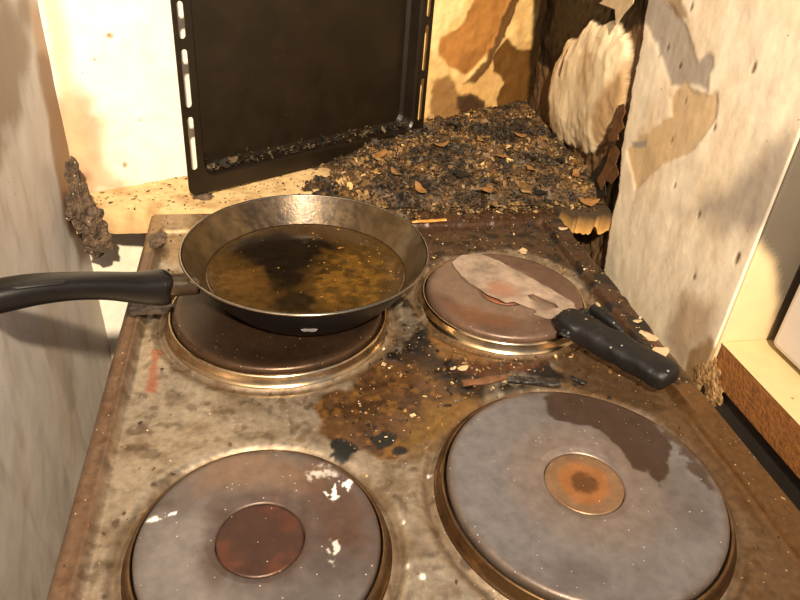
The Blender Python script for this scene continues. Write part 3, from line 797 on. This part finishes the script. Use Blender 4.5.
# ------------------------------------------------------------------ slotted turner lying across the rear right plate
tz = .010
tur = empty('slotted_turner', tuple(at_z((520, 300), tz)))
tag(tur, 'heat warped slotted kitchen turner with scorched black handle on small hotplate', 'spatula')
def fill_plate(name, outer, holes, thick, mat, zfn):
    """flat sheet with slots, filled and given thickness"""
    bm = bmesh.new()
    es = []
    for loop in [outer] + holes:
        vs = [bm.verts.new((x, y, 0)) for x, y in loop]
        for i in range(len(vs)): es.append(bm.edges.new((vs[i], vs[(i + 1) % len(vs)])))
    r = bmesh.ops.triangle_fill(bm, use_beauty=True, use_dissolve=False, edges=es)
    # triangle_fill also closes holes: drop faces whose centre is inside one
    kill = []
    for f in bm.faces:
        c = f.calc_center_median()
        for h in holes:
            if sdf_poly(np.array([c.x]), np.array([c.y]), h)[0] < 0: kill.append(f); break
        else:
            if sdf_poly(np.array([c.x]), np.array([c.y]), outer)[0] > 0: kill.append(f)
    bmesh.ops.delete(bm, geom=kill, context='FACES_ONLY')
    bmesh.ops.recalc_face_normals(bm, faces=bm.faces[:])
    if sum(f.normal.z for f in bm.faces) < 0: bmesh.ops.reverse_faces(bm, faces=bm.faces[:])
    g = bmesh.ops.extrude_face_region(bm, geom=bm.faces[:])
    vs = [e for e in g['geom'] if isinstance(e, bmesh.types.BMVert)]
    for v in vs: v.co.z -= thick
    bmesh.ops.recalc_face_normals(bm, faces=bm.faces[:])
    for v in bm.verts: v.co.z += zfn(v.co.x, v.co.y)
    me = bpy.data.meshes.new(name); bm.to_mesh(me); bm.free()
    me.materials.append(mat)
    o = bpy.data.objects.new(name, me); COL.objects.link(o)
    return o
def dense(loop, step=.004, amp=.0, seed=0):
    out = []; L = len(loop)
    for i in range(L):
        a = np.array(loop[i]); b = np.array(loop[(i + 1) % L]); n = max(1, int(np.linalg.norm(b - a) / step))
        for k in range(n): out.append(tuple(a + (b - a) * k / n))
    out = np.array(out)
    if amp:
        nn = fbm(out[:, 0] * 150, out[:, 1] * 150, seed); n2 = fbm(out[:, 0] * 150 + 40, out[:, 1] * 150, seed + 1)
        out = out + np.stack([nn - .5, n2 - .5], -1) * 2 * amp
    return [tuple(q) for q in out]
head = px_xy([(452, 262), (462, 255), (480, 254), (500, 261), (524, 274), (550, 289), (574, 303), (578, 313), (566, 320), (546, 317), (518, 307), (488, 294), (464, 278)], tz)
s1 = px_xy([(527, 294), (533, 293), (556, 304), (559, 308), (552, 308), (530, 299)], tz)
s2 = px_xy([(508, 302), (514, 301), (534, 308), (537, 312), (530, 313), (510, 306)], tz)
hd_o = fill_plate('blade', dense(head, .005, .0016, 401), [s1, s2], .0012, M_blade, lambda x, y: tz + .0004 * math.sin(x * 120) + .0003 * math.sin(y * 170))
reparent(hd_o, tur)
A = Vector(at_z((567, 322), .014)); B = Vector(at_z((673, 378), .014))
dv = B - A
pr = [(-.06, .004, .010, .005), (.0, .003, .0135, .008), (.10, .002, .015, .0095), (.22, .001, .0142, .010), (.5, 0, .0142, .0100), (.8, 0, .0146, .0100), (.95, 0, .0142, .0095), (1.0, 0, .010, .0075), (1.02, 0, .003, .003)]
pts, sz = smooth_path([tuple(A + dv * t + Vector((0, 0, dz))) for t, dz, w, h in pr], [(w, h) for t, dz, w, h in pr], 6)
hh = sweep('handle', pts, sz, M_burnt_plastic, None, power=3.0, seg=32)
for v in hh.data.vertices:
    q = v.co; a_ = fbm(np.array([q.x * 90 + q.z * 60]), np.array([q.y * 90 - q.z * 40]), 411)[0] - .5
    v.co = q + v.normal * (.0045 * a_)
reparent(hh, tur)
# ridge of melted plastic on the far side, knuckle lumps by the blade
C1 = Vector(at_z((592, 309), .020)); C2 = Vector(at_z((624, 333), .018))
pts, sz = smooth_path([tuple(C1), tuple((C1 + C2) / 2 + Vector((0, 0, .001))), tuple(C2)], [(.004, .005), (.0045, .005), (.002, .002)], 6)
rdg = sweep('melted_ridge', pts, sz, M_burnt_plastic, None, seg=14); reparent(rdg, tur)
for q, rr, sd in (((570, 316), (.009, .008, .006), 5), ((566, 333), (.006, .005, .004), 6), ((583, 316), (.008, .007, .007), 7)):
    lo_ = lump('melted_knuckle', at_z(q, .014), rr, M_burnt_plastic, None, sd, .3, 3); reparent(lo_, tur)

# ------------------------------------------------------------------ baking tray standing on the ledge against the back wall
TL = at_z((190, 197), .006); TR = at_z((420, 137), .003)
tw = float(np.linalg.norm((TR - TL)[:2])); th_ = .415
tray = empty('baking_tray', (TL[0], TL[1], .006))
tag(tray, 'tall black enamel baking tray with slotted edges leaning on the back wall', 'baking tray')
ang = math.atan2(TR[1] - TL[1], TR[0] - TL[0]) - math.radians(0.7)
def rrect(x0, x1, y0, y1, r, n=6):
    out = []
    for cx, cy, a0 in ((x1 - r, y0 + r, -90), (x1 - r, y1 - r, 0), (x0 + r, y1 - r, 90), (x0 + r, y0 + r, 180)):
        for k in range(n + 1):
            a = math.radians(a0 + 90 * k / n); out.append((cx + r * math.cos(a), cy + r * math.sin(a)))
    return out
FLG = .0205
outer = rrect(0, tw, 0, th_, .010)
inner = rrect(FLG, tw - FLG, FLG * .9, th_ - FLG * .9, .014)
slots = []
for z0, z1 in ((.030, .089), (.099, .158), (.168, .203), (.213, .248), (.258, .317), (.327, .386)):
    for xc in (.0090, tw - .0090):
        slots.append(rrect(xc - .0036, xc + .0036, z0, z1, .0035, 4))
flange = fill_plate('flange', outer, [inner] + slots, .0012, M_enamel, lambda x, y: 0)
# basin: walls from the inner edge back to the floor
DEP = .020
def loop3(x0, x1, y0, y1, r, z): return [(x, y, z) for x, y in rrect(x0, x1, y0, y1, r)]
rings = [loop3(FLG, tw - FLG, FLG * .9, th_ - FLG * .9, .014, 0), loop3(FLG + .002, tw - FLG - .002, FLG * .9 + .002, th_ - FLG * .9 - .002, .014, -.003),
         loop3(FLG + .006, tw - FLG - .006, FLG * .9 + .006, th_ - FLG * .9 - .006, .014, -DEP + .004), loop3(FLG + .010, tw - FLG - .010, FLG * .9 + .010, th_ - FLG * .9 - .010, .012, -DEP)]
V = [v for r in rings for v in r]; k = len(rings[0]); Fc = []
for i in range(len(rings) - 1):
    for j in range(k):
        Fc.append((i * k + j, i * k + (j + 1) % k, (i + 1) * k + (j + 1) % k, (i + 1) * k + j))
Fc.append(tuple((len(rings) - 1) * k + j for j in range(k)))
basin = mesh_obj('basin', V, Fc, M_enamel)
md = basin.modifiers.new('thick', 'SOLIDIFY'); md.thickness = .0010; md.offset = -1
lean = math.radians(0.6)
# local x along the bottom edge, y up the tray, z out towards the room
R = Matrix.Rotation(ang, 4, 'Z') @ Matrix.Rotation(math.radians(90) - lean, 4, 'X') @ Matrix.Rotation(math.radians(-1.0), 4, 'Z')
for ob_ in (flange, basin):
    ob_.parent = tray
    ob_.matrix_local = R

# ------------------------------------------------------------------ worktop, cabinet and white box at right
wt = empty('worktop', (.75, -.6, -.038))
tag(wt, 'worktop with raw brown chipboard edge and pale laminate at right', 'worktop')
o = box('chipboard_core', (.5135, -1.0, -.038), (1.10, -.2803, -.0012), M_chip, None, .0015); reparent(o, wt)
o = box('laminate_top', (.5130, -1.0, -.0012), (1.10, -.2803, 0), M_laminate, None, .0004); reparent(o, wt)
cb = empty('base_cabinet', (.8, -.6, FLOOR_Z))
tag(cb, 'dark grey base cabinet under the chipboard worktop', 'cabinet')
o = box('side_panel', (.519, -.98, FLOOR_Z + .001), (.537, -.2810, -.0385), M_dark_panel, None, .001); reparent(o, cb)
o = box('carcass', (.538, -.96, FLOOR_Z + .001), (1.08, -.31, -.0385), M_dark_panel, None, .001); reparent(o, cb)
wx = at_z((764, 348), 0)
wbx = empty('white_box', (.75, -.45, 0))
tag(wbx, 'plain white boxy appliance standing on the worktop at the right edge', 'appliance')
o = box('casing', (wx[0] + .003, -.66, .004), (.92, wx[1], .33), M_white, None, .006, 3); reparent(o, wbx)
for fx in (wx[0] + .03, .88):
    for fy in (-.62, wx[1] - .03):
        f = lathe('foot', [(0, .0035), (.010, .0035), (.011, .002), (.0105, 0), (0, 0)], M_plastic, None, 20, (fx, fy, .0004)); reparent(f, wbx)

# ------------------------------------------------------------------ ash and debris
def mound_h(x, y):
    wy = wall_y(x)
    t = np.clip(y / np.maximum(wy, .02), 0, 1)
    ex = sstep(.17, .27, x + (fbm(x * 40, y * 40, 501) - .5) * .08)
    # clear strip of board in front of the tray's left part
    h = ex * (.004 + .005 * t * sstep(.2, .45, x) + .014 * fbm(x * 35, y * 35, 502) + .007 * fbm(x * 110, y * 110, 503))
    h = h * (.12 + .88 * sstep(-.004, .026, y + (fbm(x * 60, y * 60, 507) - .5) * .016))
    return h
gx = np.linspace(.10, .545, 300); gy = np.linspace(-.002, .36, 230)
GX, GY = np.meshgrid(gx, gy)
H = mound_h(GX, GY)
xr = wallr_x(GY) - .004
ok = (GY < wall_y(GX) + .004) & (GX < xr + .006) & (H > .0006)
c = np.zeros(GX.shape + (3,)); c[:] = lin((84, 62, 37))
c = mixc(c, sstep(.4, .7, fbm(GX * 60, GY * 60, 504)), (46, 33, 20), .85)
c = mixc(c, sstep(.58, .75, fbm(GX * 90, GY * 90, 505)), (150, 118, 72), .7)
c = mixc(c, sstep(.6, .75, fbm(GX * 140, GY * 140, 506)), (28, 21, 14), .8)
idx = np.arange(GX.size).reshape(GX.shape)
Ff = np.stack([idx[:-1, :-1], idx[:-1, 1:], idx[1:, 1:], idx[1:, :-1]], -1).reshape(-1, 4)
okf = ok.ravel()[Ff].all(1); Ff = Ff[okf]
used = np.unique(Ff); remap = -np.ones(GX.size, int); remap[used] = np.arange(len(used))
mk = np.zeros((len(used), 3)); mk[:, 0] = .55
Vp = np.stack([np.minimum(GX, xr), GY, H], -1).reshape(-1, 3)[used]
mo = mesh_obj('ash_heap', Vp, remap[Ff], M_debris, None, True, c.reshape(-1, 3)[used], mk)
tag(mo, 'brown and black heap of ash and burnt scraps on the ledge', 'ash', kind='stuff')

def chips(name, pos, size, cols, rough, parent=None, flat=.25, tilt=.6):
    """many small broken chips in one mesh: bent boxes"""
    n = len(pos)
    base = np.array([(-1, -1, -1), (1, -1, -1), (1, 1, -1), (-1, 1, -1), (-1, -1, 1), (1, -1, 1), (1, 1, 1), (-1, 1, 1)], float)
    fq = np.array([(3, 2, 1, 0), (4, 5, 6, 7), (0, 1, 5, 4), (1, 2, 6, 5), (2, 3, 7, 6), (3, 0, 4, 7)])
    B = base[None] * (1 + rng.uniform(-.45, .35, (n, 8, 3)))
    s = np.stack([size * rng.uniform(.6, 1.5, n), size * rng.uniform(.4, 1.0, n), size * flat * rng.uniform(.5, 1.5, n)], -1) * .5
    B = B * s[:, None, :]
    a = rng.uniform(0, 2 * np.pi, n); tx = rng.normal(0, tilt, n); ty = rng.normal(0, tilt, n)
    y, z = B[..., 1] * np.cos(tx)[:, None] - B[..., 2] * np.sin(tx)[:, None], B[..., 1] * np.sin(tx)[:, None] + B[..., 2] * np.cos(tx)[:, None]
    x, z = B[..., 0] * np.cos(ty)[:, None] + z * np.sin(ty)[:, None], -B[..., 0] * np.sin(ty)[:, None] + z * np.cos(ty)[:, None]
    X_, Y_ = x * np.cos(a)[:, None] - y * np.sin(a)[:, None], x * np.sin(a)[:, None] + y * np.cos(a)[:, None]
    V = np.stack([X_, Y_, z], -1) + pos[:, None, :]
    F = (fq[None] + 8 * np.arange(n)[:, None, None]).reshape(-1, 4)
    mk = np.zeros((n * 8, 3)); mk[:, 0] = rough
    o = mesh_obj(name, V.reshape(-1, 3), F, M_debris, parent, False, np.repeat(lin(cols), 8, 0), mk)
    return o
pal = np.array([(60, 44, 26), (34, 26, 18), (128, 98, 58), (164, 134, 90), (92, 68, 40), (24, 19, 14), (196, 164, 112), (100, 72, 36)], float)
n = 14000
px_ = rng.uniform(.12, .54, n); py_ = rng.uniform(0, .36, n)
hh_ = mound_h(px_, py_)
k = (py_ < wall_y(px_) - .004) & (px_ < wallr_x(py_) - .006) & (hh_ > .0009)
px_, py_, hh_ = px_[k], py_[k], hh_[k]
ci = rng.choice(len(pal), len(px_), p=[.26, .09, .18, .06, .26, .04, .015, .095])
patch = (.42 + .75 * sstep(.3, .72, fbm(px_ * 28, py_ * 28, 508)))[:, None]       # burnt darker in places
o = chips('ash_chips', np.stack([px_, py_, hh_ + .001], -1), rng.gamma(1.6, .0014, len(px_)) + .0012, pal[ci] * patch, .6)
tag(o, 'loose glinting flakes of ash and char covering the ledge heap', 'ash', kind='stuff')
# thin scatter on the clear part of the ledge and along the wall foot
n = 1100
px_ = rng.uniform(-.07, .30, n); py_ = np.abs(rng.normal(0, .5, n)) * .0 + rng.uniform(.006, .2, n)
k = (py_ < wall_y(px_) - .003); px_, py_ = px_[k], py_[k]
ci = rng.choice(len(pal), len(px_))
o = chips('ash_scatter', np.stack([px_, py_, np.full(len(px_), .001)], -1), rng.gamma(1.5, .0006, len(px_)) + .0005, pal[ci], .6, tilt=.25)
tag(o, 'thin scatter of ash crumbs on the pale left part of the ledge', 'ash', kind='stuff')

# crumbs over the cooktop
def top_z(x, y):
    iu = np.clip((x / SW * 289).astype(int), 0, 289); iv = np.clip(((y + SD) / SD * 349).astype(int), 0, 349)
    return ct.h[iv, iu]
n = 5200
px_ = rng.uniform(.004, SW - .004, n); py_ = rng.uniform(-SD + .01, -.004, n)
dens = .10 + .9 * np.clip(sdf_poly(px_, py_, px_xy([(400, 205), (560, 200), (700, 385), (640, 380), (560, 370), (480, 400), (350, 450), (330, 400), (420, 300)], 0)) < 0, 0, 1)
keep = rng.uniform(0, 1, n) < dens
for bx, by, br in BURN.values(): keep &= np.hypot(px_ - bx, py_ - by) > br + .004
px_, py_ = px_[keep], py_[keep]
pal2 = np.array([(60, 44, 26), (28, 21, 15), (130, 98, 56), (190, 168, 130), (92, 62, 32), (22, 17, 12)], float)
ci = rng.choice(len(pal2), len(px_), p=[.22, .22, .16, .1, .2, .1])
o = chips('crumbs', np.stack([px_, py_, top_z(px_, py_) + .0006], -1), rng.gamma(1.5, .0006, len(px_)) + .0006, pal2[ci], .45, tilt=.3)
tag(o, 'burnt crumbs and ash specks scattered over the cooktop', 'crumbs', kind='stuff')
# golden crumbs in the oil and on the pan wall
n = 160
a_ = rng.uniform(0, 2 * np.pi, n); r_ = ORAD * np.sqrt(rng.uniform(0, .92, n))
px_ = PX + r_ * np.cos(a_); py_ = PY + r_ * np.sin(a_)
k = rng.uniform(0, 1, n) < np.where(px_ > PX, 1, .25); px_, py_ = px_[k], py_[k]
pal3 = np.array([(124, 88, 34), (160, 120, 50), (30, 20, 10), (110, 76, 26)], float)
o = chips('oil_crumbs', np.stack([px_, py_, np.full(len(px_), PZ0 + OZ + .0001)], -1), rng.gamma(1.4, .0005, len(px_)) + .0004, pal3[rng.choice(4, len(px_))], .3, flat=.2, tilt=.1)
tag(o, 'golden burnt food crumbs floating on the oil in the pan', 'crumbs', kind='stuff')

# larger flakes, each a thing of its own
def outline(seed, r, asp=.6, n=9):
    rd = random.Random(seed)
    return [(r * rd.uniform(.7, 1.1) * math.cos(2 * math.pi * i / n), r * asp * rd.uniform(.65, 1.15) * math.sin(2 * math.pi * i / n)) for i in range(n)]
FL = [chip_mesh('burnt_flake', outline(s, .5, .55), .05, .02, s, M_char_flake) for s in range(5)]
PF = [chip_mesh('paint_chip', outline(30 + s, .5, .6), .06, .01, s, M_paint_flake) for s in range(4)]
BF = [chip_mesh('black_flake', outline(60 + s, .5, .5), .08, .02, s, M_black_char) for s in range(4)]
def place(name, me, p, size, rot, label, cat, group=None, thick=1.0):
    o = bpy.data.objects.new(name, me); COL.objects.link(o)
    o.location = p; o.scale = (size, size, size * thick); o.rotation_euler = rot
    tag(o, label, cat, group); return o
spots = [(486, 190, .026), (462, 178, .022), (440, 150, .018), (380, 158, .020), (560, 165, .018), (520, 140, .016), (590, 195, .020), (540, 190, .022),
         (420, 190, .018), (500, 160, .020), (455, 128, .016), (575, 178, .016), (395, 178, .016), (610, 205, .014), (480, 145, .015), (530, 172, .018)]
where = ['near the front of the ash heap, largest one', 'near the front middle of the ash heap', 'on the ash heap to the right of the tray', 'on the ash heap just below the tray', 'on the ash heap below the pale blister', 'at the back of the ash heap near the corner', 'at the right end of the ash heap', 'on the front right of the ash heap',
         'on the ash heap right behind the pan', 'in the middle of the ash heap', 'at the back of the ash heap beside the tray', 'on the ash heap near the right wall', 'on the left edge of the ash heap', 'at the far right end of the ash heap', 'in the rear middle of the ash heap', 'right of the middle of the ash heap']
for i, (qx, qy, s) in enumerate(spots):
    p = at_z((qx, qy), .016); z = float(mound_h(np.array([p[0]]), np.array([p[1]]))[0]) + .006
    if p[1] > wall_y(p[0]) - .015 or p[0] > wallr_x(p[1]) - .016: continue
    dark = i % 3 == 1
    place('black_flake' if dark else 'burnt_flake', (BF if dark else FL)[i % 4], (p[0], p[1], z), s * 1.25, (random.uniform(-.1, .4), random.uniform(-.25, .25), random.uniform(0, 6.28)),
          ('black charred flake ' if dark else 'curled brown burnt flake ') + where[i], 'flake',
          'black flakes on the ash heap' if dark else 'brown flakes on the ash heap')
chip_where = ['beside the middle of the turner handle', 'beside the end of the turner handle', 'past the tip of the turner handle by the cooktop rim', 'in front of the small hotplate, larger of two', 'in front of the small hotplate, smaller of two', 'behind the small hotplate', 'at the rear right corner of the cooktop', 'between the small hotplate and the right wall']
for i, (qx, qy, s, zz_) in enumerate([(650, 335, .018, .0025), (668, 351, .020, .0022), (684, 364, .010, .002), (463, 368, .011, -.003), (453, 368, .006, -.003), (524, 248, .016, -.001), (607, 228, .012, .002), (637, 322, .009, .002)]):
    p = at_z((qx, qy), zz_)
    if p[0] > SW - .006: p[0] = SW - .012
    z = float(top_z(np.array([p[0]]), np.array([p[1]]))[0]) + .0012
    if p[1] > 0: z = .004
    place('paint_chip', PF[i % 4], (p[0], p[1], z), s, (random.uniform(-.15, .15), random.uniform(-.15, .15), random.uniform(0, 6.28)),
          'pale fallen paint chip ' + chip_where[i], 'paint chip', 'paint chips on the cooktop')
# burnt sticks
def stick(a, b, w, h, mat, label, name='charred_stick', seed=0):
    a, b = Vector(a), Vector(b); rd = random.Random(seed)
    ps = [a + (b - a) * t + Vector((0, 0, rd.uniform(-.0004, .0006))) for t in np.linspace(0, 1, 8)]
    o = sweep(name, ps, [(w * rd.uniform(.6, 1.15), h * rd.uniform(.7, 1.1)) for _ in ps], mat, None, seg=8, power=2.5)
    o.data.polygons.foreach_set('use_smooth', [False] * len(o.data.polygons))
    tag(o, label, 'stick'); return o
M_gold = grime('golden_wood', (190, 130, 58), rough=.4, nscale=120, namt=.3, bump=.3)
stick(at_z((412, 222), .003), at_z((446, 220), .003), .0022, .0016, M_gold, 'thin golden splinter lying beside the rim of the pan', 'splinter', 1)
stick(at_z((462, 384), -.001), at_z((512, 377), -.001), .0035, .0025, M_brown_char, 'brown charred stick behind the large front hotplate', seed=2)
stick(at_z((508, 379), -.001), at_z((560, 384), -.001), .0032, .0030, M_black_char, 'black shiny charred stick behind the large front hotplate', seed=3)
stick(at_z((573, 378), -.002), at_z((586, 384), -.002), .0024, .0018, M_black_char, 'short black charred stub beside the turner handle', seed=4)
# pale fluffy ash under the pan handle
lp = lump('ash_clump', at_z((150, 308), .004), (.016, .008, .005), M_ashgrey, None, 21, .6, 4)
tag(lp, 'pale grey clump of fluffy ash below the pan handle', 'ash clump')
lp = lump('soot_clump', at_z((158, 240), .002), (.009, .014, .0028), M_soot_lump, None, 23, .6, 4)
tag(lp, 'dark sooty clump on the rear left corner of the cooktop', 'soot clump')
# hanging strips of paint on the right wall, parts of the wall
def hang(pxs, out0, out1, mat, seed, name='paint_peel'):
    """peeled strip: outline on the wall, bottom edge lifted away from it"""
    P = [np.array(wr.uv(q)) for q in pxs]
    c = np.mean(P, 0)
    v = [p_[1] for p_ in P]; v0, v1 = min(v), max(v)
    V = []; F = []
    for off in (0, .0012):
        for q in [c] + P:
            t = 1 - (q[1] - v0) / (v1 - v0 + 1e-9)
            V.append(wr.o + q[0] * wr.u + q[1] * wr.v + wr.n * (out0 + (out1 - out0) * t ** 1.5 + off))
    n = len(P); k = n + 1
    for i in range(n):
        j = (i + 1) % n
        F.append((0, 1 + j, 1 + i)); F.append((k, k + 1 + i, k + 1 + j)); F.append((1 + i, 1 + j, k + 1 + j, k + 1 + i))
    return mesh_obj(name, V, F, mat, o_wr)
hang([(612, 4), (630, -12), (646, -14), (644, 4), (636, 16), (632, 26), (628, 10)], .010, .018, M_paint_flake, 1)
hang([(626, 106), (631, 104), (633, 112), (630, 120), (633, 128), (628, 134), (629, 140), (621, 143), (619, 136), (623, 130), (621, 122), (625, 116)], .008, .014, M_brown_char, 2)
hang([(616, 150), (621, 146), (625, 152), (622, 164), (626, 174), (620, 184), (615, 180), (612, 190), (607, 180), (612, 168)], .006, .013, M_brown_char, 3)
hang([(600, 172), (610, 160), (614, 196), (604, 206), (596, 190)], .006, .014, M_black_char, 4)

# burnt residue caught in the bottom fold of the tray (part of the tray)
n = 300
lx = rng.uniform(FLG + .008, tw - FLG - .006, n); ly = FLG * .9 + .004 + np.abs(rng.normal(0, .004, n)); lz = -rng.uniform(.002, DEP - .001, n)
Rm = np.array(R.to_3x3()); pos = np.stack([lx, ly, lz], -1) @ Rm.T
res = chips('burnt_residue', pos, rng.gamma(1.6, .0014, n) + .001, pal[rng.choice(len(pal), n)] * .5, .85)
res.parent = tray; res['kind'] = 'stuff'
for q, rad_, sd in (((710, 372), (.004, .016, .020), 31), ((716, 392), (.004, .010, .014), 33)):
    cpt = at_plane(q, wr.o, wr.n) + wr.n * .002
    lump('crumbling_plaster', cpt, rad_, M_crumb, o_wr, sd, .5)

lp = lump('ash_clump', (TL[0] + .014, TL[1] + .010, .0022), (.011, .008, .0030), M_soot_lump, None, 41, .35, 4)
tag(lp, 'small clump of ash wedged under the left bottom corner of the tray', 'ash clump')

# ash spilled over the front of the ledge onto the rear of the cooktop
n = 900
px_ = rng.uniform(.20, .516, n); py_ = .003 - np.abs(rng.normal(0, .011, n))
k = (py_ > -.034) & ((px_ < SW - .003) | (px_ > .472)); px_, py_ = px_[k], py_[k]
zz_ = np.where(px_ < SW, np.where(py_ < 0, top_z(px_, py_), .001), .001) + .0007
o = chips('ash_spill', np.stack([px_, py_, zz_], -1), rng.gamma(1.6, .0011, len(px_)) + .0009, pal[rng.choice(len(pal), len(px_))] * .8, .55, tilt=.3)
tag(o, 'ash flakes spilled from the ledge onto the rear rim of the cooktop', 'ash', kind='stuff')
